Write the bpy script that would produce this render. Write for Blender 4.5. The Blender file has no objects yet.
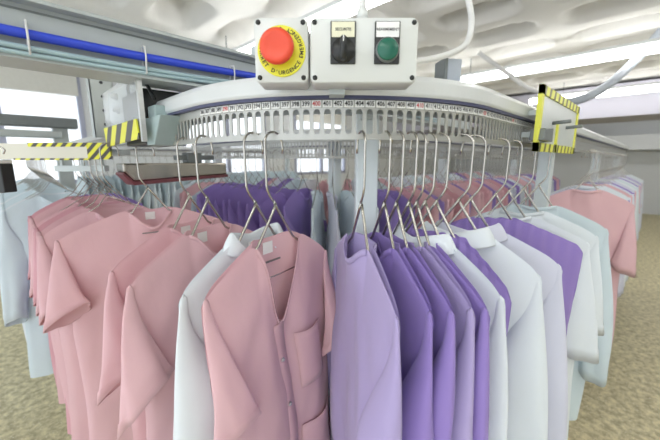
import bpy, math, random
import numpy as np
from mathutils import Vector, noise

PI = math.pi
E = 1.65                      # eye height; local heights of rails, hangers and garments are measured from it
SC = bpy.context.scene
COL = SC.collection
S2 = 2 ** .5

# ------------------------------------------------------------------ materials
def nodes_of(name):
    m = bpy.data.materials.new(name); m.use_nodes = True
    nt = m.node_tree
    return m, nt, nt.nodes['Principled BSDF']

def ramp_mix(nt, fac, c1, c2):
    mx = nt.nodes.new('ShaderNodeMix'); mx.data_type = 'RGBA'
    mx.inputs[6].default_value = (*c1, 1); mx.inputs[7].default_value = (*c2, 1)
    nt.links.new(fac, mx.inputs[0])
    return mx.outputs[2]

def noise_tex(nt, scale, detail=3, rough=.5, stretch=None):
    tc = nt.nodes.new('ShaderNodeTexCoord')
    n = nt.nodes.new('ShaderNodeTexNoise'); n.inputs['Scale'].default_value = scale
    n.inputs['Detail'].default_value = detail; n.inputs['Roughness'].default_value = rough
    if stretch:
        mp = nt.nodes.new('ShaderNodeMapping'); mp.inputs['Scale'].default_value = stretch
        nt.links.new(tc.outputs['Object'], mp.inputs[0]); nt.links.new(mp.outputs[0], n.inputs['Vector'])
    else:
        nt.links.new(tc.outputs['Object'], n.inputs['Vector'])
    return n

def solid(name, c, rough=.5, metal=0, var=.06, scale=30, bump=0, coat=0, stretch=None):
    m, nt, b = nodes_of(name)
    n = noise_tex(nt, scale, stretch=stretch)
    lo = [max(0, v * (1 - var)) for v in c]; hi = [min(1, v * (1 + var)) for v in c]
    nt.links.new(ramp_mix(nt, n.outputs[0], lo, hi), b.inputs['Base Color'])
    b.inputs['Roughness'].default_value = rough; b.inputs['Metallic'].default_value = metal
    b.inputs['Coat Weight'].default_value = coat
    if bump:
        bp = nt.nodes.new('ShaderNodeBump'); bp.inputs['Strength'].default_value = bump
        bp.inputs['Distance'].default_value = .01
        nt.links.new(n.outputs[0], bp.inputs['Height']); nt.links.new(bp.outputs[0], b.inputs['Normal'])
    return m

def cloth(name, c, trans=.18):
    """cotton: weave bump, soft sheen and some light passing through"""
    m, nt, b = nodes_of(name)
    n = noise_tex(nt, 6, 2)
    lo = [v * .95 for v in c]; hi = [min(1, v * 1.04) for v in c]
    colr = ramp_mix(nt, n.outputs[0], lo, hi)
    nt.links.new(colr, b.inputs['Base Color'])
    b.inputs['Roughness'].default_value = .85
    b.inputs['Specular IOR Level'].default_value = .15
    b.inputs['Sheen Weight'].default_value = .25
    b.inputs['Sheen Roughness'].default_value = .5
    w = noise_tex(nt, 15, 3, .5, (1, 1, .6))
    bp = nt.nodes.new('ShaderNodeBump'); bp.inputs['Strength'].default_value = .16; bp.inputs['Distance'].default_value = .012
    nt.links.new(w.outputs[0], bp.inputs['Height']); nt.links.new(bp.outputs[0], b.inputs['Normal'])
    t = nt.nodes.new('ShaderNodeBsdfTranslucent'); nt.links.new(colr, t.inputs[0])
    mx = nt.nodes.new('ShaderNodeMixShader'); mx.inputs[0].default_value = trans
    out = nt.nodes['Material Output']
    nt.links.new(b.outputs[0], mx.inputs[1]); nt.links.new(t.outputs[0], mx.inputs[2]); nt.links.new(mx.outputs[0], out.inputs[0])
    return m

def emit(name, c, s):
    m, nt, b = nodes_of(name)
    b.inputs['Base Color'].default_value = (*c, 1)
    b.inputs['Emission Color'].default_value = (*c, 1); b.inputs['Emission Strength'].default_value = s
    return m

def stripes(name, axis, period, slant, duty=.5, c1=(.80, .78, .05), c2=(.07, .065, .055)):
    """slanted yellow and black warning tape, laid out in the object's own x/z"""
    m, nt, b = nodes_of(name)
    tc = nt.nodes.new('ShaderNodeTexCoord'); sp = nt.nodes.new('ShaderNodeSeparateXYZ')
    nt.links.new(tc.outputs['Object'], sp.inputs[0])
    def mth(op, a, bb):
        k = nt.nodes.new('ShaderNodeMath'); k.operation = op
        for i, v in enumerate((a, bb)):
            if isinstance(v, (int, float)): k.inputs[i].default_value = v
            else: nt.links.new(v, k.inputs[i])
        return k.outputs[0]
    q = mth('ADD', sp.outputs['XYZ'[axis]], mth('MULTIPLY', sp.outputs['Z'], slant))
    fr = mth('FRACT', mth('DIVIDE', mth('ADD', q, 50.0), period), 0)
    g = mth('GREATER_THAN', fr, duty)
    nt.links.new(ramp_mix(nt, g, c1, c2), b.inputs['Base Color'])
    b.inputs['Roughness'].default_value = .45
    return m

M = {}
M['pink'] = cloth('pink_cotton', (.82, .54, .58))
M['pink_deep'] = cloth('deep_pink_cotton', (.76, .43, .49))
M['purple'] = cloth('purple_cotton', (.36, .26, .63))
M['lilac'] = cloth('lilac_cotton', (.50, .42, .70))
M['white'] = cloth('white_cotton', (.85, .90, .94))
M['ice'] = cloth('ice_blue_cotton', (.72, .82, .87))
M['lavender'] = cloth('lavender_white_cotton', (.74, .75, .87))
M['label'] = solid('woven_label', (.9, .9, .88), .7)
M['grey_strip'] = solid('grey_strip', (.23, .2, .2), .6)
M['wire'] = solid('galvanised_wire', (.50, .48, .44), .26, 1, .15)
M['white_paint'] = solid('white_enamel', (.66, .68, .68), .35, 0, .02, 8, 0, .2)
M['post'] = solid('pale_grey_enamel', (.66, .72, .74), .4, 0, .03)
M['steel'] = solid('brushed_steel', (.62, .63, .62), .32, .85, .08, 40, 0, 0, (1, 1, 12))
M['chain'] = solid('slotted_strip_steel', (.46, .46, .43), .38, .55, .06)
M['zinc'] = solid('zinc_plate', (.50, .54, .53), .42, .5, .1, 12)
M['dark_steel'] = solid('dark_grey_steel', (.20, .22, .22), .45, .4, .1)
M['navy'] = solid('dark_blue_shadow', (.06, .065, .13), .5)  # shade below the rail cover, put into a colour
M['beam_paint'] = solid('grey_beam_enamel', (.45, .49, .49), .42, 0, .04)
M['tag'] = solid('white_plastic_tag', (.86, .86, .84), .4)
M['ink'] = solid('black_ink', (.015, .015, .015), .6)
M['red_ink'] = solid('red_ink', (.55, .05, .05), .6)
M['box'] = solid('white_plastic', (.72, .74, .72), .42, 0, .02, 20)
M['black'] = solid('black_plastic', (.02, .022, .022), .35)
M['red'] = solid('red_plastic', (.80, .075, .03), .32, 0, .04)
M['yellow'] = solid('yellow_disc', (.82, .80, .04), .4)
M['green'] = solid('green_plastic', (.015, .13, .085), .25)
M['teal'] = solid('grey_green_plastic', (.36, .46, .46), .5)
M['cream'] = solid('cream_label', (.82, .80, .60), .5)
M['blue_tube'] = solid('blue_tube', (.03, .07, .62), .35)
M['teal_tube'] = solid('pale_teal_tube', (.38, .52, .56), .4)
M['cable'] = solid('white_cable', (.75, .75, .74), .45)
M['grey_cable'] = solid('grey_conduit', (.42, .46, .52), .5)
M['tray_top'] = solid('stainless_tray', (.40, .37, .33), .18, 1, .05)
M['maroon'] = solid('maroon_edge', (.17, .05, .06), .45)
M['ceiling'] = solid('painted_concrete', (.80, .79, .76), .85, 0, .04, 3, .15)
M['wall'] = solid('white_wall', (.74, .76, .78), .8, 0, .03, 2)
M['soffit'] = solid('grey_lavender_paint', (.50, .49, .56), .8, 0, .03, 2)
M['win_frame'] = solid('window_frame_paint', (.42, .44, .56), .5)
M['blind'] = solid('roller_blind_box', (.70, .69, .64), .6)
M['hazard'] = stripes('hazard_tape', 0, .036, -1.0)
M['hazard_wide'] = stripes('wide_hazard_tape', 1, .125, .9)
M['hazard_border'] = stripes('hazard_border_tape', 0, .062, -.35, .62, (.78, .78, .10), (.16, .16, .05))
M['yellow_tape'] = solid('yellow_tape', (.78, .78, .10), .5)
M['guard_plate'] = solid('beige_enamel', (.74, .72, .62), .5, 0, .02)
M['lamp'] = emit('lamp_diffuser', (1, 1, .98), 7)

def glass_mat(name, c, rough, alpha):
    m, nt, b = nodes_of(name)
    n = noise_tex(nt, 9)
    nt.links.new(ramp_mix(nt, n.outputs[0], [v * .97 for v in c], c), b.inputs['Base Color'])
    b.inputs['Roughness'].default_value = rough; b.inputs['Alpha'].default_value = alpha
    return m
M['acrylic'] = glass_mat('clear_acrylic', (.85, .88, .90), .1, .35)
M['frosted'] = glass_mat('milky_acrylic', (.80, .84, .84), .35, .72)
M['pane'] = glass_mat('window_pane', (.9, .95, 1), .05, .15)

def floor_mat():
    m, nt, b = nodes_of('speckled_terrazzo')
    n1 = noise_tex(nt, 2.2, 4); n2 = noise_tex(nt, 22, 5, .7)
    v = nt.nodes.new('ShaderNodeTexVoronoi'); v.inputs['Scale'].default_value = 46
    tc = nt.nodes.new('ShaderNodeTexCoord'); nt.links.new(tc.outputs['Object'], v.inputs['Vector'])
    base = ramp_mix(nt, n1.outputs[0], (.70, .62, .37), (.86, .79, .53))
    cr = nt.nodes.new('ShaderNodeValToRGB'); cr.color_ramp.elements[0].position = .38; cr.color_ramp.elements[1].position = .62
    nt.links.new(n2.outputs[0], cr.inputs[0])
    mx = nt.nodes.new('ShaderNodeMix'); mx.data_type = 'RGBA'; nt.links.new(cr.outputs[0], mx.inputs[0])
    mx.inputs[6].default_value = (.40, .35, .20, 1); nt.links.new(base, mx.inputs[7])
    cr2 = nt.nodes.new('ShaderNodeValToRGB'); cr2.color_ramp.elements[0].position = .10; cr2.color_ramp.elements[1].position = .2
    nt.links.new(v.outputs['Distance'], cr2.inputs[0])
    mx2 = nt.nodes.new('ShaderNodeMix'); mx2.data_type = 'RGBA'; nt.links.new(cr2.outputs[0], mx2.inputs[0])
    mx2.inputs[6].default_value = (.86, .81, .62, 1); nt.links.new(mx.outputs[2], mx2.inputs[7])
    nt.links.new(mx2.outputs[2], b.inputs['Base Color']); b.inputs['Roughness'].default_value = .5
    return m
M['floor'] = floor_mat()

# ------------------------------------------------------------------ mesh helpers
class MB:
    def __init__(s): s.v = []; s.f = []; s.m = []; s.cur = 0
    def add(s, vs, fs):
        k = len(s.v); s.v += [tuple(map(float, p)) for p in vs]; s.f += [tuple(i + k for i in f) for f in fs]; s.m += [s.cur] * len(fs)
    def box(s, lo, hi):
        x0, y0, z0 = lo; x1, y1, z1 = hi
        s.add([(x0, y0, z0), (x1, y0, z0), (x1, y1, z0), (x0, y1, z0), (x0, y0, z1), (x1, y0, z1), (x1, y1, z1), (x0, y1, z1)],
              [(0, 3, 2, 1), (4, 5, 6, 7), (0, 1, 5, 4), (1, 2, 6, 5), (2, 3, 7, 6), (3, 0, 4, 7)])
    def grid(s, G):
        a, b = G.shape[0], G.shape[1]
        s.add(G.reshape(-1, 3).tolist(), [(i * b + j, i * b + j + 1, (i + 1) * b + j + 1, (i + 1) * b + j) for i in range(a - 1) for j in range(b - 1)])
    def loft(s, rings, cap=True):
        n = len(rings[0]); vs = [p for r in rings for p in r]
        fs = [(i * n + j, i * n + (j + 1) % n, (i + 1) * n + (j + 1) % n, (i + 1) * n + j) for i in range(len(rings) - 1) for j in range(n)]
        if cap: fs += [tuple(range(n))[::-1], tuple((len(rings) - 1) * n + j for j in range(n))]
        s.add(vs, fs)
    def tube(s, pts, r, n=8, cap=True):
        pts = [Vector(p) for p in pts]; rings = []; up = None
        for i, p in enumerate(pts):
            t = (pts[min(i + 1, len(pts) - 1)] - pts[max(i - 1, 0)]).normalized()
            if up is None:
                up = Vector((0, 0, 1)) if abs(t.z) < .9 else Vector((1, 0, 0))
            up = (up - t * up.dot(t)).normalized(); w = t.cross(up)
            rr = r[i] if isinstance(r, (list, tuple)) else r
            rings.append([p + (up * math.cos(2 * PI * k / n) + w * math.sin(2 * PI * k / n)) * rr for k in range(n)])
        s.loft(rings, cap)
    def disc(s, c, r, y0, y1, n=40, r1=None):
        """round body along local y"""
        r1 = r if r1 is None else r1
        s.loft([[(c[0] + q * math.cos(2 * PI * k / n), y, c[1] + q * math.sin(2 * PI * k / n)) for k in range(n)] for y, q in ((y0, r), (y1, r1))])
    def build(s, name, mats, parent=None, smooth=False, bevel=0, sub=0, solidify=0):
        me = bpy.data.meshes.new(name); me.from_pydata(s.v, [], s.f)
        for m in (mats if isinstance(mats, list) else [mats]): me.materials.append(m)
        me.polygons.foreach_set('material_index', s.m)
        if smooth: me.polygons.foreach_set('use_smooth', [True] * len(s.f))
        me.update()
        o = bpy.data.objects.new(name, me); COL.objects.link(o)
        if parent: o.parent = parent
        if bevel:
            b = o.modifiers.new('bevel', 'BEVEL'); b.width = bevel; b.segments = 3; b.limit_method = 'ANGLE'
        if solidify:
            b = o.modifiers.new('thickness', 'SOLIDIFY'); b.thickness = solidify; b.offset = 0
        if sub:
            b = o.modifiers.new('smooth', 'SUBSURF'); b.levels = sub; b.render_levels = sub
        return o

def one_box(name, lo, hi, m, parent=None, bevel=0):
    b = MB(); b.box(lo, hi); return b.build(name, m, parent, bevel=bevel)

def empty(name, loc=(0, 0, 0), rz=0):
    o = bpy.data.objects.new(name, None); COL.objects.link(o); o.location = loc; o.rotation_euler = (0, 0, rz); o.empty_display_size = .05
    return o

def tag(o, label, cat, group=None):
    o['label'] = label; o['category'] = cat
    if group: o['group'] = group
    return o

def struct(o):
    o['kind'] = 'structure'; return o

def copy_tree(o, parent=None):
    c = o.copy(); COL.objects.link(c)
    if parent: c.parent = parent
    for ch in list(o.children): copy_tree(ch, c)
    return c

def text_mesh(mb, txt, size, xf):
    """letters as mesh: xf maps the flat (x, y) of the letters to a point"""
    cu = bpy.data.curves.new('letters', 'FONT'); cu.body = txt; cu.size = size; cu.align_x = 'CENTER'; cu.align_y = 'CENTER'; cu.resolution_u = 2; cu.offset = size * .022
    ob = bpy.data.objects.new('letters', cu); COL.objects.link(ob)
    dg = bpy.context.evaluated_depsgraph_get(); dg.update()
    me = ob.evaluated_get(dg).to_mesh()
    mb.add([xf(v.co.x, v.co.y) for v in me.vertices], [tuple(p.vertices) for p in me.polygons])
    ob.evaluated_get(dg).to_mesh_clear()
    bpy.data.objects.remove(ob); bpy.data.curves.remove(cu)

# ------------------------------------------------------------------ the room
def build_room():
    X0, X1, Y0, Y1 = -3.0, 14.0, -4.0, 6.2
    struct(one_box('floor', (X0, Y0, -.1), (X1, Y1, 0), M['floor']))
    # waffle ceiling with rounded coffers
    zc, dep, px, py = 3.22, .24, .78, 1.12
    xs = np.arange(X0, X1 + .001, .052); ys = np.arange(Y0, Y1 + .001, .056)
    X, Y = np.meshgrid(xs, ys, indexing='ij')
    u = ((X + 50.25) % px) / px - .5; v = ((Y + 50.4) % py) / py - .5
    r = (np.abs(u / .36) ** 3.2 + np.abs(v / .40) ** 3.2) ** (1 / 3.2)
    t = np.clip((1.0 - r) / .30, 0, 1); t = t * t * (3 - 2 * t)
    G = np.stack([X, Y, zc + dep * t], -1)
    b = MB(); b.grid(G); c = b.build('ceiling', M['ceiling'], smooth=True); struct(c)
    struct(one_box('ceiling_slab', (X0, Y0, zc + .3), (X1, Y1, zc + .4), M['ceiling']))
    # wall with windows on the left, far wall, side wall
    b = MB()
    zt, zb = 2.90, 1.3
    wins = [(-2.75, -1.05), (-.85, .98), (2.4, 4.2), (5.0, 6.8)]
    x = X0
    for w0, w1 in wins:
        b.box((x, Y1, 0), (w0, Y1 + .2, zc + .3)); b.box((w0, Y1, 0), (w1, Y1 + .2, zb)); b.box((w0, Y1, zt), (w1, Y1 + .2, zc + .3)); x = w1
    b.box((x, Y1, 0), (X1, Y1 + .2, zc + .3))
    struct(b.build('wall_left', M['wall']))
    for i, (w0, w1) in enumerate(wins):
        root = struct(empty('window_%d' % (i + 1), (w0, Y1, zb)))
        W, H = w1 - w0, zt - zb
        b = MB()
        for lo, hi in (((0, -.02, 0), (W, .06, .06)), ((0, -.02, H - .06), (W, .06, H)), ((0, -.02, 0), (.06, .06, H)), ((W - .06, -.02, 0), (W, .06, H)),
                       ((W * .5 - .035, -.02, .06), (W * .5 + .035, .06, H - .30))):
            b.box(lo, hi)
        b.build('window_frame', M['win_frame'], root)
        one_box('blind_box', (.04, -.06, H - .33), (W - .04, .05, H - .04), M['blind'], root)
        one_box('pane', (.06, .02, .06), (W - .06, .026, H - .34), M['pane'], root)
    struct(one_box('wall_far', (X1, Y0, 0), (X1 + .2, Y1, zc + .3), M['wall']))
    struct(one_box('wall_right', (X0, Y0 - .2, 0), (X1, Y0, zc + .3), M['wall']))
    struct(one_box('trim_soffit', (9.0, Y0, 2.52), (10.4, Y1, 3.16), M['soffit']))
    struct(one_box('trim_band', (13.2, Y0, 1.95), (13.95, Y1, 2.38), M['wall']))

def build_lamps():
    spots = [(5.45, -1.6, 3.0, 'long fluorescent ceiling light at the upper right above the second rail'),
             (5.45, 3.3, 5.9, 'fluorescent ceiling light in the row toward the windows'),
             (8.4, -1.8, 2.2, 'fluorescent ceiling light farther back, just before the lavender grey soffit'),
             (2.25, 1.5, 4.6, 'fluorescent ceiling light over the left racks, partly behind the emergency stop box'),
             (2.25, -3.0, .3, 'unseen fluorescent ceiling light added overhead to the right of the viewer'),  # out of view, added to brighten the room
             (-1.0, -2.0, 1.0, 'fluorescent ceiling light behind the viewer on the left'),
             (.9, -3.2, -.9, 'unseen fluorescent ceiling light added behind the viewer on the right'),  # another unseen light added for extra brightness
             (11.4, -1.5, 1.6, 'farthest fluorescent ceiling light, beyond the soffit')]
    for x, y0, y1, lab in spots:
        z = 2.93
        r = tag(empty('ceiling_light', (x, (y0 + y1) / 2, z)), lab, 'light')
        L = (y1 - y0) / 2
        one_box('housing', (-.035, -L, .03), (.035, L, .075), M['white_paint'], r, .008)
        b = MB(); b.tube([(0, -L + .01, -.025), (0, L - .01, -.025)], .056, 20); b.build('diffuser', M['lamp'], r, True)
        for yy in (-L * .7, L * .7):
            b = MB(); b.tube([(0, yy, .07), (0, yy, .285)], .006, 6); b.build('suspension_rod', M['dark_steel'], r)

# ------------------------------------------------------------------ conveyor rails
R = .515; S4 = R * PI / 4
class Path:
    def __init__(s, x0, y0): s.cx, s.cy = x0 + R, y0 + R
    def at(s, q):
        if abs(q) < S4:
            t = math.radians(225) + q / R; n = (math.cos(t), math.sin(t)); return (s.cx + R * n[0], s.cy + R * n[1]), n
        if q > 0: return (s.cx + q - S4, s.cy - R), (0., -1.)
        return (s.cx - R, s.cy - q - S4), (-1., 0.)
    def pt(s, q, off, z):
        p, n = s.at(q); return (p[0] + n[0] * off, p[1] + n[1] * off, E + z)
class Line(Path):
    """a straight rail along +x at height y"""
    def __init__(s, x0, y0): s.x0, s.y0 = x0, y0
    def at(s, q): return (s.x0 + q, s.y0), (0., -1.)

def steps(s0, s1, fine=.022, coarse=.2):
    out = []; s = s0
    while s < s1 - 1e-6:
        out.append(s); s += fine if abs(s) < S4 + .02 else (coarse if abs(s + coarse) > S4 or s > 0 else fine)
        if out[-1] < -S4 < s: s = -S4
    return out + [s1]

def sweep(mb, path, prof, s0, s1):
    mb.loft([[path.pt(s, o, z) for o, z in prof] for s in steps(s0, s1)])

PITCH = .022
def slotted(mb, path, s0, s1, zb=.042, zt=.126, sb=.053, st=.1035, w=.0138, arc=5):
    n0 = math.floor((s0 + .055) / PITCH); n1 = math.ceil((s1 + .055) / PITCH)
    for k in range(n0, n1):
        c = -.055 + k * PITCH; a, b = c - PITCH / 2, c + PITCH / 2; r = w / 2
        def col(u0, u1, lo0, lo1, hi0, hi1):
            mb.add([path.pt(u0, 0, lo0), path.pt(u1, 0, lo1), path.pt(u1, 0, hi1), path.pt(u0, 0, hi0)], [(0, 1, 2, 3)])
        col(a, c - r, zb, zb, zt, zt); col(c + r, b, zb, zb, zt, zt)
        us = [c - r * math.cos(PI * i / arc) for i in range(arc + 1)]
        hs = [r * math.sin(PI * i / arc) for i in range(arc + 1)]
        for i in range(arc):
            col(us[i], us[i + 1], zb, zb, sb + r - hs[i], sb + r - hs[i + 1])
            col(us[i], us[i + 1], st - r + hs[i], st - r + hs[i + 1], zt, zt)

def conveyor(x0, y0, s0, s1, cover0, label, tags, detail=True, straight=False, drop=0):
    path = Line(x0, y0) if straight else Path(x0, y0)
    root = tag(empty('garment_conveyor', (x0, y0, E)), label, 'conveyor')
    inv = Vector((-x0, -y0, -E))
    def put(mb, name, m, **k):
        mb.v = [(v[0] + inv.x, v[1] + inv.y, v[2] + inv.z) for v in mb.v]
        return mb.build(name, m, root, **k)
    b = MB(); slotted(b, path, s0, s1, arc=5 if detail else 2, zb=.042 - drop, sb=.053 - drop)
    put(b, 'slotted_strip', M['chain'], solidify=.0025)
    b = MB(); sweep(b, path, [(.014, .128), (.018, .134), (.018, .160), (.012, .170), (-.085, .172), (-.095, .165), (-.095, .128)], cover0, s1)
    put(b, 'rail_cover', M['white_paint'], bevel=.002)
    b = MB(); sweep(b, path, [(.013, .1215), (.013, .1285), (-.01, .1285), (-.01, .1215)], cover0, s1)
    put(b, 'shadow_strip',  M['navy'])  # dark strip drawn for the shadow line between cover and tags
    b = MB(); sweep(b, path, [(-.045, .100), (-.045, .128), (-.052, .128), (-.052, .100)], s0, s1)
    put(b, 'inner_rail', M['zinc'])
    b = MB(); b.tube([path.pt(s, -.075, .112) for s in steps(s0, s1)], .004, 6)
    put(b, 'guide_rod', M['steel'])
    for k in range(*tags):
        c = -.055 + k * PITCH
        b = MB(); w = PITCH * .43
        sgn = lambda u, z, o: path.pt(c + u, o, z)
        b.add([sgn(-w, .1065, .0045), sgn(w, .1065, .0045), sgn(w, .1205, .0045), sgn(-w, .1205, .0045), sgn(-w, .1065, .0015), sgn(w, .1065, .0015), sgn(w, .1205, .0015), sgn(-w, .1205, .0015)],
              [(0, 1, 2, 3), (5, 4, 7, 6), (4, 5, 1, 0), (3, 2, 6, 7), (4, 0, 3, 7), (1, 5, 6, 2)])
        b.cur = 1
        text_mesh(b, str(400 + k), .0128, lambda x, y: sgn(x * .86, .1135 + y, .0049))
        put(b, 'number_tag', [M['tag'], M['red_ink'] if k % 10 == 0 else M['ink']])
    return path, root, put

# ------------------------------------------------------------------ hangers
def hook_pts():
    p = [(-.029, 0, .014), (-.0285, 0, .026)]
    for i in range(13):
        a = PI - PI * i / 12; p.append((.027 * math.cos(a), 0, .034 + .0255 * math.sin(a)))
    return p + [(.027, 0, .02), (.026, 0, -.055), (.024, 0, -.064), (.017, 0, -.077), (0, 0, -.098)]

def hanger_meshes(hw):
    a = MB(); a.tube(hook_pts(), .0026, 8)
    i_ = MB(); i_.tube([(.006, 0, -.089), (-.004, 0, -.106), (-.058, 0, -.182), (-hw + .02, 0, -.246), (-hw + .012, 0, -.254), (-hw + .014, 0, -.262), (-hw + .026, 0, -.260)], .0031, 8)
    o_ = MB(); o_.tube([(.002, .003, -.094), (.01, .003, -.110), (.058, 0, -.182), (hw - .02, 0, -.246), (hw - .012, 0, -.254), (hw - .014, 0, -.262), (hw - .026, 0, -.260)], .0031, 8)
    c_ = MB(); c_.tube([(-hw + .026, 0, -.260), (0, 0, -.263), (hw - .026, 0, -.260)], .0018, 6)
    return a, i_, o_, c_

def make_hanger(hw=.19):
    a, i_, o_, c_ = hanger_meshes(hw)
    r = empty('wire_hanger')
    a.build('hook', M['wire'], r, True); i_.build('arm', M['wire'], r, True); o_.build('arm', M['wire'], r, True); c_.build('crossbar', M['wire'], r, True)
    return r

def make_plain_hanger(hw=.185):
    b = MB()
    b.tube(hook_pts(), .0022, 5)
    b.tube([(-hw, 0, -.254), (-hw + .01, 0, -.24), (-.05, 0, -.16), (.002, 0, -.094), (.05, 0, -.16), (hw - .01, 0, -.24), (hw, 0, -.254), (-hw, 0, -.256)], .0022, 5)
    return b.build('wire_hanger', M['wire'], None, True)

# ------------------------------------------------------------------ garments
def sm(x): x = np.clip(x, 0, 1); return x * x * (3 - 2 * x)

def make_garment(kind, mat, seed, hw=.215, length=.75, front=-1, vdepth=.09, vpow=1.0, sleeve='short', collar=False, placket=False,
                 pocket=False, label=True, gather=False, fold=1.0, nu=49, nv=44, sub=0, sleeve_flop=1.0, drop=.25, sl_len=None, sl_w=None, sl_open=.42, sl_tilt=.55, thick=1.0, strip=None, lean=.15, open_gap=0, sl_in=.9):
    """a garment spread on a hanger: x along the hanger, z down from eye level"""
    rnd = random.Random(seed); root = empty(kind)
    z_n, z_t, nx = -.168, -drop, .064
    zh = -drop - length
    ph = [rnd.uniform(0, 6.28) for _ in range(16)]
    u = np.linspace(-1, 1, nu); u = np.sign(u) * np.abs(u) ** .92
    v = np.linspace(0, 1, nv) ** 1.25
    x = u * hw; ax = np.abs(x)
    k = np.clip((ax - nx) / (hw - nx), 0, 1)
    shoulder = z_n + (z_t - z_n) * (k ** 1.08) - .014 * sm((k - .88) / .12)
    if gather: shoulder = shoulder + .0022 * np.sin(u * 40 + ph[0]) * (1 - k)
    def wprof(v): return 1 - .07 * sm(v / .30) + .05 * v
    def sheet(side, inner=0):
        isf = side == front
        q = np.clip(ax / nx, 0, 1)
        if gather: zt = shoulder.copy()
        elif isf: zt = np.where(ax < nx, z_n - vdepth * (1 - q ** vpow), shoulder)
        else: zt = np.where(ax < nx, z_n - .014 * (1 - q * q), shoulder)
        zt = zt.copy()
        if not gather:
            for _ in range(max(3, nu // 7)): zt[1:-1] = .25 * zt[:-2] + .5 * zt[1:-1] + .25 * zt[2:]
        Z = zt[None, :] * (1 - v[:, None]) + zh * v[:, None]
        U = np.repeat(u[None, :], nv, 0); V = np.repeat(v[:, None], nu, 1)
        X = U * hw * wprof(V)
        edge = np.clip(1 - np.abs(U) ** 3.5, 0, 1) ** .6
        D = ((.012 if gather else .006) + .040 * thick * sm(V / .45)) * edge
        if not gather: D = D + (.028 * thick * (1 - np.clip(np.abs(X) / (nx * 1.08), 0, 1) ** 2)) * np.exp(-((z_n - Z) / .12).clip(0) ** 2)
        A = fold * thick * (.003 + .019 * sm(V * 1.15)) * edge
        F = (np.sin(U * 5.2 + ph[1] + side * .7 + V * 1.3) * .55 + np.sin(U * 9.1 + ph[2] - V * 2.1) * .35 + np.sin(U * 15.3 + ph[3] + V * 1.1) * .14)
        # pull lines from the shoulder ends and limp ripples below
        T = np.sin((Z * 38 + np.abs(X) * 46) + ph[4]) * .0022 * sm((np.abs(U) - .25) / .6) * np.exp(-((V - .22) / .16) ** 2) * fold
        N = np.zeros_like(X)
        for i in range(nv):
            for j in range(nu):
                N[i, j] = noise.noise((X[i, j] * 9 + seed, Z[i, j] * 3.2, side * 4.0 + seed * .37)) + .42 * noise.noise((X[i, j] * 21 + Z[i, j] * 9, Z[i, j] * 8 + seed, side * 3.0))
        Yv = side * (D + A * F * .5 + T) + N * .013 * fold * edge * sm(V * 3) + .012 * np.sin(Z * 3.1 + ph[5]) * sm(V)
        if gather:
            Yv = Yv + side * .0065 * np.sin(U * 46 + ph[6] + V * 4 * U) * np.exp(-V * 6) * np.clip(1.1 - np.abs(U), 0, 1)
        X = X + .008 * np.sin(Z * 7 + ph[7]) * sm(V * 1.5) * np.sign(U) * np.abs(U)
        Z = Z + .006 * np.sin(U * 4 + ph[8]) * V
        return np.stack([X, Yv, Z], -1)
    Fs, Bs = sheet(front), sheet(-front)
    b = MB()
    if open_gap:
        # coat worn open: two front panels that part below the neck
        h = nu // 2
        for sl, sg in ((slice(0, h + 1), -1), (slice(h, nu), 1)):
            G = Fs[:, sl].copy(); t = sm(1 - np.abs(u[sl]) / .6)[None, :]
            G[:, :, 0] += sg * open_gap * t * (1 - v[:, None] * .75)
            b.grid(G)
    else:
        b.grid(Fs)
    b.grid(Bs)
    # weld the side seams loosely by averaging the edges
    b.build('body', mat, root, True, sub=sub)
    # sleeves
    if sleeve:
        for sx in (1, -1):
            L = sl_len or (.235 if sleeve == 'short' else .56)
            a1 = sl_w or (.060 if sleeve == 'short' else .056)
            nr, n = (20 if sleeve == 'short' else 26), 36
            rings = []; ps = [rnd.uniform(0, 6.28) for _ in range(5)]
            for i in range(nr + 1):
                t = i / nr
                if sleeve == 'short':
                    a = .006 + (a1 - .006) * t; bb = .004 + .026 * t ** 1.3
                else:
                    a = .008 + (a1 - .008) * sm(t / sl_open) - (.012 if sl_open > .3 else 0) * sm((t - .55) / .45); bb = .005 + .024 * sm(t / .5)
                cx = sx * (hw * .995 - .002 + lean * L * t * (1 - .35 * t) - a * sl_in)
                cy = front * (.003 + (.040 if sleeve == 'short' else .034) * sleeve_flop * sm(t * 1.25)) + (.012 * math.sin(t * 5 + ps[0]) * t if sleeve != 'short' else 0)
                cz = z_t - .012 - L * t
                tilt = (sl_tilt if sleeve == 'short' else .15) * t
                ring = []
                for j in range(n):
                    an = 2 * PI * j / n
                    rr = 1 + (.10 * math.sin(3 * an + ps[1] + t * 2) + .07 * math.sin(5 * an + ps[2] - t * 3)) * t
                    ex = a * rr * math.cos(an); ey = bb * rr * math.sin(an) * (1 if sleeve == 'short' else 1 + .25 * math.sin(9 * t + ps[3]))
                    ex0 = math.copysign(abs(ex), ex)
                    wob = .006 * noise.noise((an * .8, t * (4 if sleeve == 'short' else 9), seed + sx)) * t
                    ring.append((cx + ex0, cy + ey + wob, cz - sx * tilt * ex0 * .8 + front * ey * 1.0 * t * t + (.014 if t == 0 else 0)))
                rings.append(ring)
            b = MB(); b.loft(rings, cap=False); k0 = len(b.f)
            b.f.append(tuple(range(n))[::-1]); b.m.append(0)
            slv = b.build('sleeve', mat, root, True, sub=sub)
            # stitched hem band
            b = MB(); last = rings[-1]; prev = rings[-3]
            c0 = Vector(np.mean(last, 0))
            out = lambda p, s: tuple(Vector(p) + (Vector(p) - c0).normalized() * s)
            b.loft([[out(p, .0016) for p in prev], [out(p, .0022) for p in last], [out(p, -.002) for p in last]], cap=False)
            b.build('hem', mat, slv, True)
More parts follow.
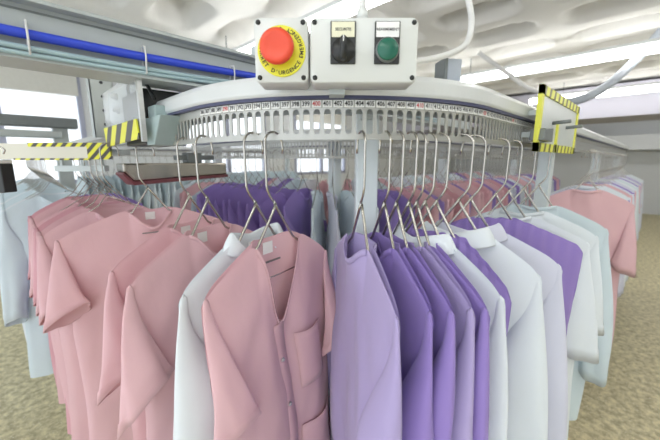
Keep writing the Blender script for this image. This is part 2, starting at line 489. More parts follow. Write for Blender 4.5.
    if collar:
        n = 40; rings = []
        for i in range(n + 1):
            an = math.radians(-150 + 300 * i / n)          # open at the front
            cxn, cyn = math.sin(an), math.cos(an)
            bx, by = nx * 1.02 * cxn, -front * (.008 + .030 * thick) * cyn
            z0 = z_n - .018 * (1 - abs(cxn)) - (vdepth * .28 * max(0, -cyn) if cyn < 0 else 0)
            o = Vector((cxn, -front * cyn * .8, 0))
            rr = 1 + .05 * math.sin(an * 3 + ph[9])
            tp = sm(min(i, n - i) / 7.0) * .75 + .25; prof = [(a_ * tp, b_ * tp - .004 * (1 - tp)) for a_, b_ in ((-.002, -.012), (-.001, .008), (.003, .015), (.010, .014), (.021 * rr, -.004), (.030 * rr, -.026), (.027 * rr, -.028), (.016 * rr, -.008), (.007, .006), (.004, -.012))]
            rings.append([(bx + o.x * d, by + o.y * d, z0 + z) for d, z in prof])
        b = MB(); b.loft(rings); b.build('collar', mat, root, True, sub=1 if sub else 0)
    elif not gather:
        # neckline facing, a narrow band along the edge of the opening
        b = MB()
        iy = [j for j in range(nu) if ax[j] < nx * 1.15]
        for S, sd in ((Fs, front), (Bs, -front)):
            if open_gap: continue
            row = [Vector(S[0, j]) for j in iy]; rw2 = [Vector(S[2, j]) for j in iy]
            up = [p + Vector((0, sd * .0022, .001)) for p in row]
            lo = [p.lerp(q, min(1, .020 / max(1e-4, (p - q).length))) + Vector((0, sd * .0026, 0)) for p, q in zip(row, rw2)]
            b.grid(np.array([[tuple(p) for p in up], [tuple(p) for p in lo]]))
        if b.v: b.build('neckline_band', mat, root, True, solidify=.0015)
    zi = lambda S, x0, z0: S[:, int(np.argmin(np.abs(u * hw - x0)))][int(np.argmin(np.abs(S[:, int(np.argmin(np.abs(u * hw - x0))), 2] - z0)))]
    if label and not gather:
        p = zi(Bs, 0, z_n - .03); y = p[1] + front * .004
        one_box('size_label', (-.016, min(y, y + front * .001), z_n - .048), (.016, max(y, y + front * .001), z_n - .020), M['label'], root)
    if strip:
        S, sd = (Fs, front) if strip[2] == 'F' else (Bs, front)
        y = zi(S, strip[0], strip[1])[1] + sd * (.006 if strip[2] == 'F' else .005)
        one_box('name_strip', (strip[0] - .027, y - .0008, strip[1] - .0022), (strip[0] + .027, y + .0008, strip[1] + .0022), M['grey_strip'], root)
    if placket:
        b = MB(); rows = []
        jc = nu // 2 + (0 if not open_gap else 0)
        for i in range(nv):
            p = Vector(Fs[i, jc]); g = open_gap * (1 - v[i] * .75) if open_gap else 0
            if p.z > zh: rows.append([(p.x + g - .004, p.y + front * .004, p.z), (p.x + g + .030, p.y + front * .005, p.z)])
        b.grid(np.array(rows)); pl = b.build('placket', mat, root, True, solidify=.002)
        for zz in (z_n - vdepth - .03, z_n - vdepth - .15, z_n - vdepth - .27):
            i = int(np.argmin(np.abs(Fs[:, jc, 2] - zz))); p = Fs[i, jc]; g = open_gap * (1 - v[i] * .75) if open_gap else 0
            b = MB(); b.disc((p[0] + g + .013, p[2]), .0055, p[1] + front * .006, p[1] + front * .010, 14, .004)
            b.build('snap', M['steel'], pl, True)
    if pocket:
        for (xa, xb, za, zb_) in pocket:
            rows = []
            for t in np.linspace(0, 1, 9):
                row = []
                for s in np.linspace(0, 1, 9):
                    xx = xa + (xb - xa) * s; zz = za + (zb_ - za) * t
                    j = int(np.argmin(np.abs(Fs[nv // 2, :, 0] - xx))); col = Fs[:, j]
                    yy = np.interp(-zz, -col[:, 2], col[:, 1])
                    row.append((xx, yy + front * (.004 + .006 * math.sin(PI * s) * (1 - t)), zz))
                rows.append(row)
            b = MB(); b.grid(np.array(rows)); b.build('pocket', mat, root, True, solidify=.002)
    return root

def place(o, path, s, twist=0, dz=0, off=0, tilt=0):
    p, n = path.at(s)
    o.location = (p[0] + n[0] * off, p[1] + n[1] * off, E + dz)
    o.rotation_euler = (0, tilt, math.atan2(n[1], n[0]) + math.radians(twist))

# ------------------------------------------------------------------ assemble
build_room()
build_lamps()
main, conv_root, conv_put = conveyor(.364, .325, -3.7, 5.2, -.64, 'nearest white curved garment conveyor rail with numbered slotted strip', (-14, 40))
mid, mid_root, mid_put = conveyor(1.19, 1.15, -1.6, 4.2, -1.5, 'second curved garment conveyor rail, behind the white central post', (0, 0), False, False, .034)
back, back_root, _ = conveyor(2.02, 1.98, -.9, 3.6, -.8, 'third curved garment conveyor rail, the farthest of the curved ones', (0, 0), False)
far, far_root, _ = conveyor(.55, 4.4, 0, 3.0, 0, 'straight conveyor rail in front of the windows, carrying ice blue coats', (0, 0), False, True)

# posts that carry the rails
def post(parent, x, y, w=.05, top=.17, name='support_post'):
    o = one_box(name, (x - w / 2, y - w / 2, 0), (x + w / 2, y + w / 2, E + top), M['post'], None, .004)
    o.parent = parent; o.matrix_parent_inverse = parent.matrix_world.inverted()
    o.location = (-parent.location.x, -parent.location.y, -parent.location.z); o.matrix_parent_inverse.identity()
    return o
p_ = one_box('support_post', (-.029, -.029, -E), (.029, .029, .165), M['post'], conv_root, .004); p_.location = (.70 - .364, .562 - .325, 0); p_.rotation_euler = (0, 0, PI / 4)
one_box('post_bracket', (-.06, -.02, .10), (.02, .02, .128), M['zinc'], p_)
for s, off in ((1.32, -.05), (3.0, -.05), (4.8, -.05)):
    q = main.pt(s, off, 0); p = one_box('support_post', (-.028, -.028, -E), (.028, .028, .165), M['post'], conv_root, .004); p.location = (q[0] - .364, q[1] - .325, 0)
for root, path, x0, y0, ss in ((mid_root, mid, 1.19, 1.15, (-1.3, 0, 1.2, 3.0)), (back_root, back, 2.02, 1.98, (0, 2.0)), (far_root, far, .55, 4.4, (.1, 1.5, 2.9))):
    for s in ss:
        q = path.pt(s, -.07, 0); p = one_box('support_post', (-.028, -.028, -E), (.028, .028, .165), M['post'], root, .004); p.location = (q[0] - x0, q[1] - y0, 0)

# ---- garments at the front, each one its own
PK, PD, PU, LI, WH, IC, LV = (M[k] for k in ('pink', 'pink_deep', 'purple', 'lilac', 'white', 'ice', 'lavender'))
fg = dict(nu=65, nv=60, sub=1)
FRONT = [
 # path position, twist, hanger half width, garment arguments, labels
 (-.152, -16, .205, dict(kind='coat', mat=PK, seed=11, front=1, sleeve='short', sl_len=.27, sl_w=.050, sl_tilt=.12, lean=.08, vdepth=.265, placket=True, strip=(-.01, -.235, 'B'), pocket=[(-.125, -.03, -.42, -.56), (-.15, -.02, -.66, -.86)], length=.85, sl_in=.85),
  'pink half-sleeved coat with deep open neck and metal snaps, in front of the white post', 'wire hanger holding the open pink snap coat'),
 (-.203, -11, .205, dict(kind='coat', mat=WH, seed=12, front=1, sleeve='long', sl_w=.062, lean=.22, thick=.4, vdepth=.10, collar=True, length=.85, sl_in=.9),
  'white collared coat squeezed between the open pink coat and pink tunics', 'wire hanger holding the white coat between pink garments'),
 (-.374, 17, .235, dict(kind='tunic', mat=PK, seed=13, front=1, vdepth=.085, vpow=1.4, length=.62, sl_len=.23, lean=.42, strip=(.01, -.262, 'F')),
  'pink short-sleeved tunic, the nearest with a full drooping sleeve, left of the white coat', 'wire hanger holding the nearest pink short-sleeved tunic'),
 (-.486, 17, .235, dict(kind='tunic', mat=PK, seed=14, front=1, vdepth=.085, vpow=1.4, length=.62, sl_len=.23, lean=.42, strip=(.01, -.262, 'F')),
  'pink short-sleeved tunic directly behind the nearest pink tunic', 'wire hanger just left of the one with the nearest pink tunic'),
 (-.846, -8, .28, dict(kind='tunic', mat=PK, seed=15, front=1, vdepth=.085, vpow=1.4, length=.92, lean=.27, strip=(.01, -.255, 'F')),
  'pink tunic with plain broad front, first of the left row beside the hazard-striped guard', 'wire hanger holding the first tunic of the left row'),
 (.038, 8, .225, dict(kind='smock', thick=.95, mat=LI, seed=21, front=-1, vdepth=.05, vpow=2.0, sleeve='long', length=.85, sl_in=.85, label=False),
  'pale lilac round-necked smock in front of the white post, nearest of the purple garments', 'wire hanger in front of the white post holding the lilac smock'),
 (.090, 5, .215, dict(kind='smock', thick=.6, mat=PU, seed=22, front=-1, vdepth=.06, vpow=1.5, sleeve='long', length=.85, sl_in=.85, label=False),
  'purple long-sleeved smock directly behind the pale lilac one', 'wire hanger holding the purple smock behind the lilac one'),
 (.118, 4, .222, dict(kind='smock', thick=.6, mat=PU, seed=23, front=-1, vdepth=.06, vpow=1.5, sleeve='long', length=.85, sl_in=.85, label=False),
  'second purple long-sleeved smock behind the pale lilac one', 'wire hanger holding the second purple smock'),
 (.148, 3, .222, dict(kind='smock', thick=.6, mat=LI, seed=24, front=-1, vdepth=.05, vpow=2.0, sleeve='long', length=.85, sl_in=.85, label=False),
  'lilac smock with bunched neckline between two purple smocks', 'wire hanger holding the lilac smock with bunched neckline'),
 (.168, 2, .228, dict(kind='smock', thick=.6, mat=PU, seed=25, front=-1, vdepth=.05, vpow=2.0, sleeve='long', length=.85, sl_in=.85, label=False),
  'thin edge of a purple smock just before the white stand-collar coat', 'wire hanger holding the last purple smock before the white coats'),
 (.190, 11, .205, dict(kind='coat', mat=WH, seed=26, thick=.6, front=1, sleeve_flop=-1, vdepth=.08, collar=True, sleeve='long', length=.85, sl_in=.9),
  'white stand-collar coat pressed against the purple smocks', 'wire hanger holding the white coat next to the purple smocks'),
 (.222, 20, .185, dict(kind='trousers', thick=.6, mat=PU, seed=27, gather=True, sleeve=None, length=.85, label=False, hw=.18, drop=.27),
  'purple trousers bunched at the waist between two white coats, the nearer pair', 'wire hanger holding the nearer purple trousers'),
 (.298, 24, .19, dict(kind='coat', mat=WH, seed=28, thick=.6, front=1, sleeve_flop=-1, vdepth=.08, collar=True, sleeve='long', length=.85, sl_in=.9),
  'white wide-collared coat with wrinkled sleeve right of the nearer purple trousers', 'wire hanger holding the white wide-collared coat'),
 (.352, 35, .222, dict(kind='coat', mat=LV, seed=29, thick=.6, front=1, sleeve_flop=-1, vdepth=.08, collar=True, sleeve='long', length=.85, sl_in=.9),
  'bluish white coat left of the gathered purple trousers', 'wire hanger holding the bluish white coat'),
 (.524, 36, .25, dict(kind='trousers', mat=PU, seed=30, gather=True, sleeve=None, length=.85, label=False, drop=.245),
  'purple trousers with gathered elastic waist, hung wide behind the bluish white coat', 'wire hanger holding the gathered purple trousers'),
 (.642, 32, .245, dict(kind='tunic', mat=WH, seed=31, front=1, vdepth=.05, vpow=2, sleeve='short', sl_len=.31, sl_w=.075, sleeve_flop=-1, length=.75, label=False),
  'white short-sleeved tunic behind the gathered purple trousers', 'wire hanger holding the white short-sleeved tunic'),
 (.80, 26, .24, dict(kind='tunic', mat=WH, seed=32, front=1, vdepth=.05, vpow=2, sleeve='short', sl_len=.28, sl_w=.07, sleeve_flop=-1, length=.80, label=False),
  'white round-necked tunic just left of the hazard-bordered guard', 'wire hanger holding the white round-necked tunic'),
 (1.0, 20, .24, dict(kind='coat', mat=IC, seed=33, front=1, sleeve_flop=-1, vdepth=.05, vpow=2, sleeve='long', length=.82, label=False),
  'ice blue coat under the hazard-bordered guard', 'wire hanger holding the ice blue coat under the guard'),
 (1.98, 20, .235, dict(kind='tunic', mat=PK, seed=34, front=1, sleeve_flop=-1, vdepth=.05, vpow=2, sleeve='short', length=1.0, label=False, sl_len=.36),
  'long pink short-sleeved tunic right of the ice blue coat, its hem above bare floor', 'wire hanger holding the long pink tunic on the right'),
]
hang_protos = {}
for s, tw, hw, kw, lab, hlab in FRONT:
    kw = dict(kw); kw['hw'] = kw.get('hw', hw)
    g = make_garment(**{**fg, **kw})
    tag(g, lab, {'coat': 'coat', 'tunic': 'tunic', 'smock': 'smock', 'trousers': 'trousers'}[kw['kind']])
    off = .035 if s > 1.9 else 0
    place(g, main, s, tw, 0, off)
    key = round(kw['hw'] - (.05 if kw.get('gather') else .036), 3)
    if key not in hang_protos: h = hang_protos[key] = make_hanger(key)
    else: h = copy_tree(hang_protos[key])
    tag(h, hlab, 'hanger'); place(h, main, s, tw, 0, off)

# ---- repeats along the rails: a stock of garments, then copies
def stock(kind, mat, seed, **k):
    g = make_garment(kind, mat, seed, **{**dict(nu=33, nv=26, label=False), **k}); return g
rng = random.Random(5)
STOCK = {}
used = set()
def get(kind, color, face, var):
    key = (kind, color, face, var)
    if key not in STOCK:
        k = dict(tunic=dict(sleeve='short', vdepth=.08, vpow=1.4, length=.88), coat=dict(sleeve='long', vdepth=.06, vpow=2, length=.92),
                 short_coat=dict(sleeve='long', vdepth=.05, length=.66, sl_len=.44, sl_w=.050, sl_open=.14), trousers=dict(sleeve=None, gather=True, length=.85, drop=.26))[kind]
        STOCK[key] = stock(kind, M[color], 100 + 7 * len(STOCK), front=face, hw=.225, **k)
        return STOCK[key]
    return copy_tree(STOCK[key])
plain = [None]
def get_hanger():
    if plain[0] is None: plain[0] = make_plain_hanger(); return plain[0]
    return copy_tree(plain[0])
CN = dict(pink='pink', pink_deep='deep pink', purple='purple', lilac='lilac', white='white', ice='ice blue', lavender='bluish white')
def hang(path, s, kind, color, face, tw, label, group, hlabel, hgroup, off=0):
    g = get(kind, color, face, rng.randrange(2)); tag(g, label, kind.replace('_', ' '))
    if group: g['group'] = group
    place(g, path, s, tw, rng.uniform(-.012, .008), off)
    h = get_hanger(); tag(h, hlabel, 'hanger')
    if hgroup: h['group'] = hgroup
    place(h, path, s, tw, 0, off)

ORD = ['second', 'third', 'fourth', 'fifth', 'sixth', 'seventh', 'eighth']
for i, s in enumerate((-.955, -1.06, -1.17, -1.29, -1.42, -1.57)):
    hang(main, s, 'tunic', 'pink' if i not in (2, 5) else 'pink_deep', 1, (-4, 3, 0, -5, 2, 4)[i], '%s tunic of the pink row on the left, counted from the front' % ORD[i], 'pink tunics of the left row',
         'wire hanger carrying the %s tunic of the left pink row' % ORD[i], 'hangers of the left pink row', .085)
hang(main, -1.75, 'coat', 'purple', 1, 8, 'purple coat at the back end of the left pink row', None, 'wire hanger carrying the purple coat behind the pink row', None)
# back end of the left row
s = -1.86; i = 0
while s > -3.6:
    c = ('ice', 'white', 'ice', 'ice')[i % 4]
    hang(main, s, 'coat', c, 1, rng.uniform(-6, 10), '%s coat behind the pink and purple garments of the left row, toward the windows' % CN[c], '%s coats at the back of the left row' % CN[c],
         'wire hanger carrying a pale coat at the back of the left row', 'hangers at the back of the left row', .17)
    s -= .085 + rng.uniform(0, .02); i += 1
# far part of the near rail, right of the guard
cols = ['lavender', 'white', 'purple', 'white', 'pink', 'lavender', 'white', 'purple', 'lavender', 'pink', 'white', 'ice']
s = 2.12
i = 0
while s < 5.1:
    c = cols[i % len(cols)]; kd = 'coat' if c in ('white', 'lavender', 'ice') else 'tunic'
    hang(main, s, kd, c, 1, 16 + rng.uniform(-5, 5), '%s %s in the blurred row receding right of the long pink tunic' % (CN[c], kd), '%s %ss receding on the right of the near rail' % (CN[c], kd),
         'wire hanger in the receding row past the hazard-bordered guard', 'hangers receding on the right')
    s += .105 + rng.uniform(0, .02); i += 1
# second rail
s = -1.5; i = 0
while s < 4.1:
    if s < -1.05: c = rng.choice(['pink', 'ice', 'ice', 'pink'])
    elif s < -.28: c = 'purple'
    elif s < .05: c = ['lavender', 'purple', 'purple', 'ice'][i % 4]
    elif s < .4: c = ['purple', 'ice', 'white', 'purple'][i % 4]
    elif s < 1.9: c = ['pink', 'pink_deep', 'pink', 'purple', 'pink'][i % 5]
    else: c = rng.choice(['white', 'pink', 'lavender', 'purple', 'pink'])
    kd = 'coat' if c in ('white', 'lavender', 'ice') else 'tunic'
    where = 'left arm' if s < -.42 else ('curve' if s < .42 else 'right arm')
    hang(mid, s, kd, c, 1 if s < 0 else -1, rng.uniform(-8, 12) if s > 0 else rng.uniform(-10, 6), '%s %s on the %s of the second rail, behind the near garments' % (CN[c], kd, where), '%s %ss on the %s of the second rail' % (CN[c], kd, where),
         'wire hanger on the %s of the second rail' % where, 'hangers on the %s of the second rail' % where)
    s += .082 + rng.uniform(0, .02); i += 1
# third rail
s = -.8; i = 0
while s < 3.4:
    c = rng.choice(['white', 'ice', 'pink', 'lavender', 'white', 'pink', 'purple'])
    kd = 'coat' if c in ('white', 'lavender', 'ice') else 'tunic'
    hang(back, s, kd, c, -1, rng.uniform(-8, 10), '%s %s on the third rail, blurred above the second row' % (CN[c], kd), '%s %ss on the third rail' % (CN[c], kd),
         'wire hanger on the third rail in the blurred background', 'hangers on the third rail')
    s += .11 + rng.uniform(0, .02); i += 1
# straight rail on the far left
s = .05; i = 0
while s < 2.95:
    c = rng.choice(['ice', 'ice', 'ice', 'white'])
    hang(far, s, 'short_coat', c, -1, rng.uniform(-4, 10), '%s coat in the distant row seen behind the steel tray' % CN[c], '%s coats in the distant row' % CN[c],
         'wire hanger of the distant row behind the steel tray', 'hangers of the distant row')
    s += .075 + rng.uniform(0, .015); i += 1

# ------------------------------------------------------------------ control boxes
YAW = -PI / 4
def cam_pt(px, z, h):
    x = (px - 330) / 330 * z
    return ((x + z) / S2, (z - x) / S2, E + h)
def rbox(mb, lo, hi, r, n=6):
    """box with rounded vertical corners seen from the front (local -y)"""
    ring = []
    for cx, cz, a0 in ((hi[0] - r, hi[2] - r, 0), (lo[0] + r, hi[2] - r, 90), (lo[0] + r, lo[2] + r, 180), (hi[0] - r, lo[2] + r, 270)):
        for k in range(n + 1):
            a = math.radians(a0 + 90 * k / n); ring.append((cx + r * math.cos(a), cz + r * math.sin(a)))
    mx, mz = (lo[0] + hi[0]) / 2, (lo[2] + hi[2]) / 2
    def at(y, k): return [(mx + (x - mx) * k, y, mz + (z - mz) * k) for x, z in ring]
    mb.loft([at(lo[1], .955), at(lo[1] + .0015, .98), at(lo[1] + .005, .997), at(lo[1] + .012, 1.0), at(hi[1], 1.0)])
DB = .60
def control_box(name, px0, px1, label):
    x0, x1 = (px0 - 330) / 330 * DB, (px1 - 330) / 330 * DB
    mx = (x0 + x1) / 2; W = (x1 - x0) / 2
    o = empty(name, ((mx + DB) / S2, (DB - mx) / S2, E + .1845), YAW); tag(o, label, 'control box')
    H = .0525
    b = MB(); rbox(b, (-W, 0, -H), (W, .058, H), .010); b.build('housing', M['box'], o, True)
    for sx in (-1, 1):
        for sz in (-1, 1):
            b = MB(); b.disc((sx * (W - .0085), sz * (H - .0085)), .0042, -.0006, .004, 18); b.build('screw', M['black'], o, True)
    return o, W, H
eb, W, H = control_box('emergency_stop_box', 258.5, 309.5, 'small white box with red mushroom button on yellow disc, above the curved rail')
b = MB(); b.disc((.001, -.002), .041, -.003, .001, 64); yd = b.build('warning_disc', M['yellow'], eb, False, bevel=.0006)
b = MB()
def ring_text(txt, a0, step, rad=.0348, size=.0092):
    for i, ch in enumerate(txt):
        a = math.radians(a0 + step * i)
        ca, sa = math.cos(a), math.sin(a)
        # letters stand with their heads toward the centre
        ux, uz = -ca, -sa; rx, rz = -sa, ca
        text_mesh(b, ch, size, lambda x, y: (.001 + rad * ca + rx * x + ux * y, -.0034, -.002 + rad * sa + rz * x + uz * y))
ring_text("D'URGENCE", 244, 10.5); ring_text("EMERGENCY", 345, 10.5); ring_text("STOP", 92, 10.5); ring_text("ARRET", 178, 10.5)
b.build('lettering', M['ink'], yd)
b = MB(); n = 48
prof = [(-.003, .018), (-.012, .018), (-.014, .0230), (-.017, .0270), (-.022, .0285), (-.026, .0278), (-.029, .0245), (-.030, .0195), (-.0292, .0175), (-.0292, .0)]
b.loft([[(-.0040 + max(r, .0002) * math.cos(2 * PI * k / n), y, -.0005 + max(r, .0002) * math.sin(2 * PI * k / n)) for k in range(n)] for y, r in prof])
b.build('mushroom_button', M['red'], eb, True)

cb, W2, H2 = control_box('control_box', 311, 413, 'long white control box with black selector and green button, above the curved rail')
for cx, lm, txt, kind in ((-.036, 'cream', 'SECURITE', 'sel'), (.039, 'tag', 'REARMEMENT', 'btn')):
    b = MB(); b.box((cx - .0215, -.004, -.0225), (cx + .0215, .001, .0450)); pl = b.build('legend_plate', M['black'], cb, bevel=.0015)
    lb = MB(); lb.box((cx - .0193, -.0052, .0195), (cx + .0193, -.0038, .0432)); lb.cur = 1
    text_mesh(lb, txt, .0062 if kind == 'sel' else .0060, lambda x, y: (cx + x, -.0056, .0312 + y))
    lb.build('legend', [M[lm], M['ink']], pl)
    if kind == 'sel':
        b = MB(); b.disc((cx, -.001), .0195, -.009, -.003, 40, .0205); k = b.build('selector_knob', M['black'], cb, True)
        b = MB(); rbox(b, (cx - .0055, -.022, -.0200), (cx + .0055, -.008, .0178), .005); g = b.build('grip', M['black'], k, True); 
        b = MB(); b.box((cx - .0009, -.0228, .008), (cx + .0009, -.0215, .0165)); b.build('pointer', M['tag'], k)
    else:
        b = MB(); b.disc((cx, -.001), .0195, -.010, -.003, 40, .0203); k = b.build('button_ring', M['dark_steel'], cb, True)
        b = MB(); n = 40
        b.loft([[(cx + r * math.cos(2 * PI * q / n), y, -.001 + r * math.sin(2 * PI * q / n)) for q in range(n)] for y, r in ((-.008, .0180), (-.0125, .0176), (-.014, .0162), (-.0142, .0002))])
        b.build('push_button', M['green'], k, True)
# gland on top and the mounting bracket below
b = MB(); b.tube([(-.001, .030, .051), (-.001, .030, .060)], .0125, 6); b.tube([(-.001, .030, .059), (-.001, .030, .072), (-.001, .030, .080)], [.0105, .0095, .006], 16)
gl = b.build('cable_gland', M['box'], cb, True)
b = MB(); b.box((-.060, .050, -.062), (-.030, .096, -.030)); b.build('mounting_bracket', M['zinc'], cb)
b = MB(); b.box((-.02, .050, -.045), (.02, .096, -.015)); b.build('mounting_bracket', M['zinc'], eb)

# cables
def curve_pts(ps, n=12):
    ps = [Vector(p) for p in ps]; out = []
    q = [2 * ps[0] - ps[1]] + ps + [2 * ps[-1] - ps[-2]]
    for i in range(1, len(q) - 2):
        for k in range(n):
            t = k / n; a, b, c, d = q[i - 1], q[i], q[i + 1], q[i + 2]
            out.append(.5 * ((2 * b) + (c - a) * t + (2 * a - 5 * b + 4 * c - d) * t * t + (3 * b - a - 3 * c + d) * t ** 3))
    return out + [ps[-1]]
def cable(name, ps, r, m, label, cat='cable'):
    b = MB(); b.tube(curve_pts(ps), r, 12); return tag(b.build(name, m, None, True), label, cat)
P = cam_pt
cable('power_cable', [P(360, .63, .255), P(360, .63, .30), P(358, .66, .42), P(352, .8, .70)], .0062, M['cable'], 'white cable rising from the top of the long control box')
cable('conduit', [P(447, .80, .44), P(456, .79, .355), P(461, .78, .305), P(460, .77, .262), P(453, .76, .238), P(439, .75, .221), P(424, .74, .210), P(408, .73, .200), P(398, .725, .170)], .0065, M['cable'], 'curved pale grey conduit looping down behind the long control box', 'conduit')
cable('hanging_hose', [P(640, 4.3, 1.56), P(626, 4.25, 1.30), P(617, 4.2, 1.15), P(604, 4.1, .96), P(590, 4.05, .81), P(575, 4.0, .71), P(558, 4.0, .66), P(536, 4.0, .66)], .05, M['grey_cable'], 'thick grey hose drooping from the ceiling beneath the right light', 'hose')
cable('ceiling_cable', [P(470, 4.8, 1.45), P(500, 4.7, 1.15), P(520, 4.6, .95), P(545, 4.6, .85)], .03, M['cable'], 'thin pale cable sagging from the ceiling left of the thick grey hose')

# small dark box standing on the cover
g = tag(empty('junction_box', P(447, .775, .172), YAW + .15), 'small dark grey box standing on the curved rail cover beside the conduit', 'junction box')
one_box('front_panel', (-.020, 0, 0), (-.012, .05, .052), M['dark_steel'], g, .002)
one_box('housing', (-.012, .001, 0), (.021, .05, .050), M['grey_cable'], g, .002)

# ------------------------------------------------------------------ hazard-bordered guard on the right
g = tag(empty('safety_guard', (1.135, .268, E)), 'upright milky guard plate with yellow and black hazard border on the right', 'guard')
one_box('plate', (.02, .001, .050), (.58, .005, .192), M['frosted'], g)
for lo, hi in (((0, -.003, .190), (.60, .009, .216)), ((0, -.003, .026), (.60, .009, .052)), ((0, -.003, .026), (.024, .009, .216)), ((.576, -.003, .026), (.60, .009, .216)), ((.235, -.003, .026), (.262, .009, .128))):
    one_box('hazard_tape', lo, hi, M['yellow_tape'] if hi[0] - lo[0] < .03 else M['hazard_border'], g)
for x in (.18, .40):
    b = MB(); b.tube([(x, .004, .120), (x - .01, -.05, .122)], .006, 8); b.build('pin', M['dark_steel'], g, True)
for x in (.05, .55):
    one_box('bracket', (x - .012, .006, .135), (x + .012, .05, .150), M['zinc'], g)
g = tag(empty('sensor_box', main.pt(.72, .055, .078), 0), 'small dark sensor box left of the hazard-bordered guard', 'sensor')
b = MB(); b.loft([[(-.055, y, -.02), (.055, y, -.022), (.052, y, .022), (-.045, y, .014)] for y in (-.02, .02)]); b.build('housing', M['dark_steel'], g, bevel=.003)
b = MB(); b.box((-.02, .018, -.008), (.02, .05, .008)); b.build('bracket', M['zinc'], g)

# ------------------------------------------------------------------ left end: drive unit behind a clear guard, hazard plates
g = tag(empty('drive_unit', (.364, 1.10, E)), 'drive unit with dark motor behind a clear guard at the left end of the cover', 'drive unit')
one_box('motor', (-.05, -.02, .045), (.06, .20, .205), M['black'], g, .006)
one_box('end_block', (-.045, -.10, .110), (.04, -.04, .150), M['teal'], g, .004)
b = MB(); b.loft([[(-.052, y0, .118), (.035, y0, .118), (.035, y1, .042), (-.052, y1, .042)] for y0, y1 in ((-.16, -.09), (-.03, -.03))]); b.build('deflector', M['teal'], g, bevel=.003)
one_box('clear_guard', (-.075, -.08, .06), (-.071, .34, .232), M['acrylic'], g)
one_box('guard_edge', (-.080, -.092, .05), (-.068, -.078, .240), M['steel'], g)
one_box('back_plate', (-.02, .12, .06), (-.012, .52, .262), M['zinc'], g)
for y, z in ((.38, .235), (.37, .185), (.42, .11)):
    b = MB(); b.tube([(-.030, y, z), (-.012, y, z)], .014, 6); b.tube([(-.042, y, z), (-.028, y, z)], .008, 12); b.build('bolt', M['steel'], g, False)
b = MB(); b.loft([[(xx, -.07, .058), (xx, .32, .046), (xx, .34, .112), (xx, -.06, .112)] for xx in (-.083, -.0795)]); b.build('hazard_tape', M['hazard_wide'], g)
b = MB(); b.tube(curve_pts([(-.03, -.06, .17), (-.04, -.02, .222), (-.05, .05, .252), (-.04, .14, .255), (-.03, .19, .20)]), .005, 8); b.build('hose', M['black'], g, True)

g = tag(empty('guard_plate', P(112, 1.22, 0)), 'beige guard plate with black and yellow hazard edge reaching to the left border', 'guard')
g.rotation_euler = (0, 0, YAW)
L = .46
one_box('plate', (-L, 0, .002), (0, .006, .060), M['guard_plate'], g)
for lo, hi in (((-.085, -.002, .002), (0, .008, .062)), ((-.30, -.002, .048), (-.08, .008, .062)), ((-.36, -.002, .000), (-.08, .008, .006))):
    one_box('hazard_tape', lo, hi, M['hazard'], g)
one_box('mounting_arm', (-.03, .006, .02), (0, .12, .04), M['zinc'], g)
one_box('lower_bar', (-.30, .10, -.045), (-.10, .13, -.022), M['zinc'], g)
one_box('strut', (-.12, .105, -.03), (-.11, .12, .03), M['zinc'], g); one_box('strut', (-.28, .105, -.03), (-.27, .12, .03), M['zinc'], g)

g = tag(empty('metal_tray', (.31, 1.36, E)), 'shallow stainless tray with maroon lower edge hanging beneath the rail on the left', 'tray')
b = MB(); b.loft([[(0, y, -.012), (.40, y, -.012), (.40, y, -.062 - d), (.03, y, -.078 - d), (0, y, -.04)] for y, d in ((0, 0), (.10, 0))]); b.build('pan', M['tray_top'], g, bevel=.006)
b = MB(); b.loft([[(.0, y, -.045), (.03, y, -.078), (.402, y, -.062), (.402, y, -.074), (.028, y, -.092), (-.004, y, -.052)] for y in (-.004, .104)]); b.build('lower_edge', M['maroon'], g)
b = MB(); b.box((.24, .02, -.012), (.30, .08, .03)); b.box((.20, .03, .0), (.36, .07, .02)); b.build('clamp', M['dark_steel'], g, bevel=.004)

g = tag(empty('wall_monitor', P(-8, .95, -.05), YAW), 'small black box with white top edge at the far left border', 'box')
g.name = 'black_sensor_box'
one_box('housing', (-.07, 0, -.045), (.022, .04, .04), M['black'], g, .003)
one_box('cap', (-.07, 0, .040), (.022, .04, .05), M['tag'], g, .002)
b = MB(); b.tube(curve_pts([(-.05, .02, .05), (-.03, .02, .075), (0, .02, .09), (.022, .02, .08), (.018, .02, .068)]), .0025, 8); b.build('hook', M['wire'], g, True)

# ------------------------------------------------------------------ overhead beams, tubes and uprights on the left
def beam(name, y, x0, x1, z0, z1, d, m, label):
    o = tag(empty(name, (x0, y, E)), label, 'beam'); L = x1 - x0
    one_box('web', (0, .0, z0), (L, .012, z1), m, o)
    one_box('top_flange', (0, -.030, z1), (L, d, z1 + .008), m, o)
    one_box('bottom_flange', (0, -.012, z0 - .008), (L, d, z0), m, o)
    return o
bm = beam('overhead_beam', 1.0, -.35, 2.4, .220, .325, .10, M['beam_paint'], 'long pale grey overhead beam carrying blue tubes at the upper left')
one_box('dark_seam', (0, -.002, .312), (2.75, .0, .316), M['dark_steel'], bm)
one_box('fin', (1.0, -.012, .325), (1.006, .03, .375), M['post'], bm)
bm2 = beam('overhead_beam', 2.0, -.35, .9, .445, .60, .14, M['dark_steel'], 'darker overhead beam behind the blue tubes, above the windows')
b = MB(); pts = [(-.35, .985, E + .286)] + [(x, .983, E + .272 - .010 * math.sin((x + .35) * 3.2)) for x in np.linspace(-.2, 1.9, 14)]
b.tube(curve_pts(pts, 4), .0105, 10); tag(b.build('air_tube', M['blue_tube'], None, True), 'thick bright blue tube clipped along the overhead beam', 'tube')
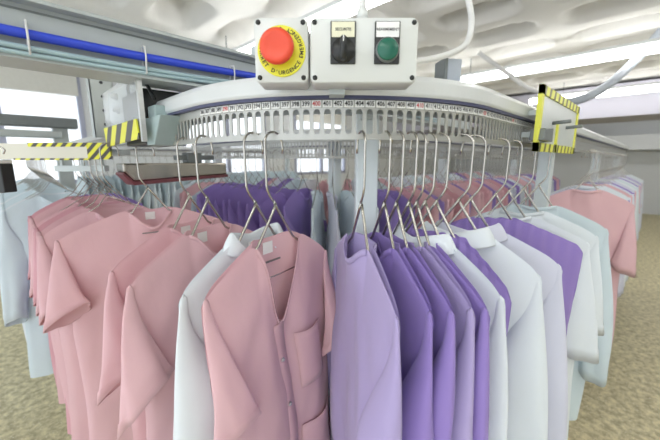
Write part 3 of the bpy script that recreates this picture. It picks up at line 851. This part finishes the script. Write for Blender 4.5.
for k, (dz, r) in enumerate(((-.022, .006), (-.034, .005))):
    b = MB(); pts = [(x, .984, E + .268 + dz - .012 * math.sin((x + .35) * 3.0 + .2 * k)) for x in np.linspace(-.35, 1.9, 14)]
    b.tube(curve_pts(pts, 4), r, 8)
    tag(b.build('air_tube', M['teal_tube'], None, True), ('thin pale teal tube directly under the blue tube', 'lowest thin pale teal tube on the overhead beam')[k], 'tube')
for x, lab in ((.075, 'white cable tie around the blue tube at the left border'), (.30, 'white cable tie around the blue tube above the clear guard'), (.55, 'white cable tie around the blue tube nearest the emergency stop box')):
    b = MB(); b.tube([(x, .970, E + .286), (x, .968, E + .262), (x, .974, E + .222), (x, .986, E + .222), (x, .998, E + .25), (x, .994, E + .29), (x, .970, E + .286)], .0022, 6)
    tag(b.build('cable_tie', M['cable'], None, True), lab, 'cable tie')
g = tag(empty('steel_upright', (.364, 1.84, E)), 'perforated grey steel upright left of the clear guard', 'upright')
b = MB(); b.box((-.045, -.03, .10), (.045, -.026, .45)); b.box((-.045, -.03, .10), (-.041, .03, .45)); b.box((.041, -.03, .10), (.045, .03, .45)); b.build('channel', M['zinc'], g)
for z in (.16, .22, .28, .34, .40):
    b = MB(); b.disc((0, z), .007, -.0315, -.029, 12); b.build('hole_plug', M['black'], g)
g = tag(empty('overhead_frame', (-.6, 3.6, E)), 'blurred steel machine frame in front of the windows at the left', 'frame')
one_box('beam', (-2.0, 0, .265), (1.12, .12, .35), M['dark_steel'], g, .01); one_box('rail', (-2.0, -.02, .18), (1.0, .10, .235), M['zinc'], g, .01)
one_box('leg', (.95, .05, -E), (1.05, .15, .30), M['zinc'], g); one_box('leg', (-1.9, .05, -E), (-1.8, .15, .30), M['zinc'], g)

# ------------------------------------------------------------------ light, camera
w = bpy.data.worlds.new('daylight'); SC.world = w; w.use_nodes = True
bg = w.node_tree.nodes['Background']; bg.inputs[0].default_value = (.88, .94, 1.0, 1); bg.inputs[1].default_value = 1.3

cam = bpy.data.cameras.new('camera'); co = bpy.data.objects.new('camera', cam); COL.objects.link(co)
f = 325.0
cam.sensor_width = 36; cam.lens = 36 * f / 660
co.location = (0, 0, E); co.rotation_euler = (PI / 2 - math.atan(60 / f), 0, -PI / 4)
cam.clip_start = .02
cam.dof.use_dof = True; cam.dof.focus_distance = .78; cam.dof.aperture_fstop = 3.2
SC.camera = co
SC.view_settings.view_transform = 'Standard'; SC.view_settings.look = 'None'; SC.view_settings.gamma = 1; SC.view_settings.use_curve_mapping = False
SC.view_settings.exposure = 0.6
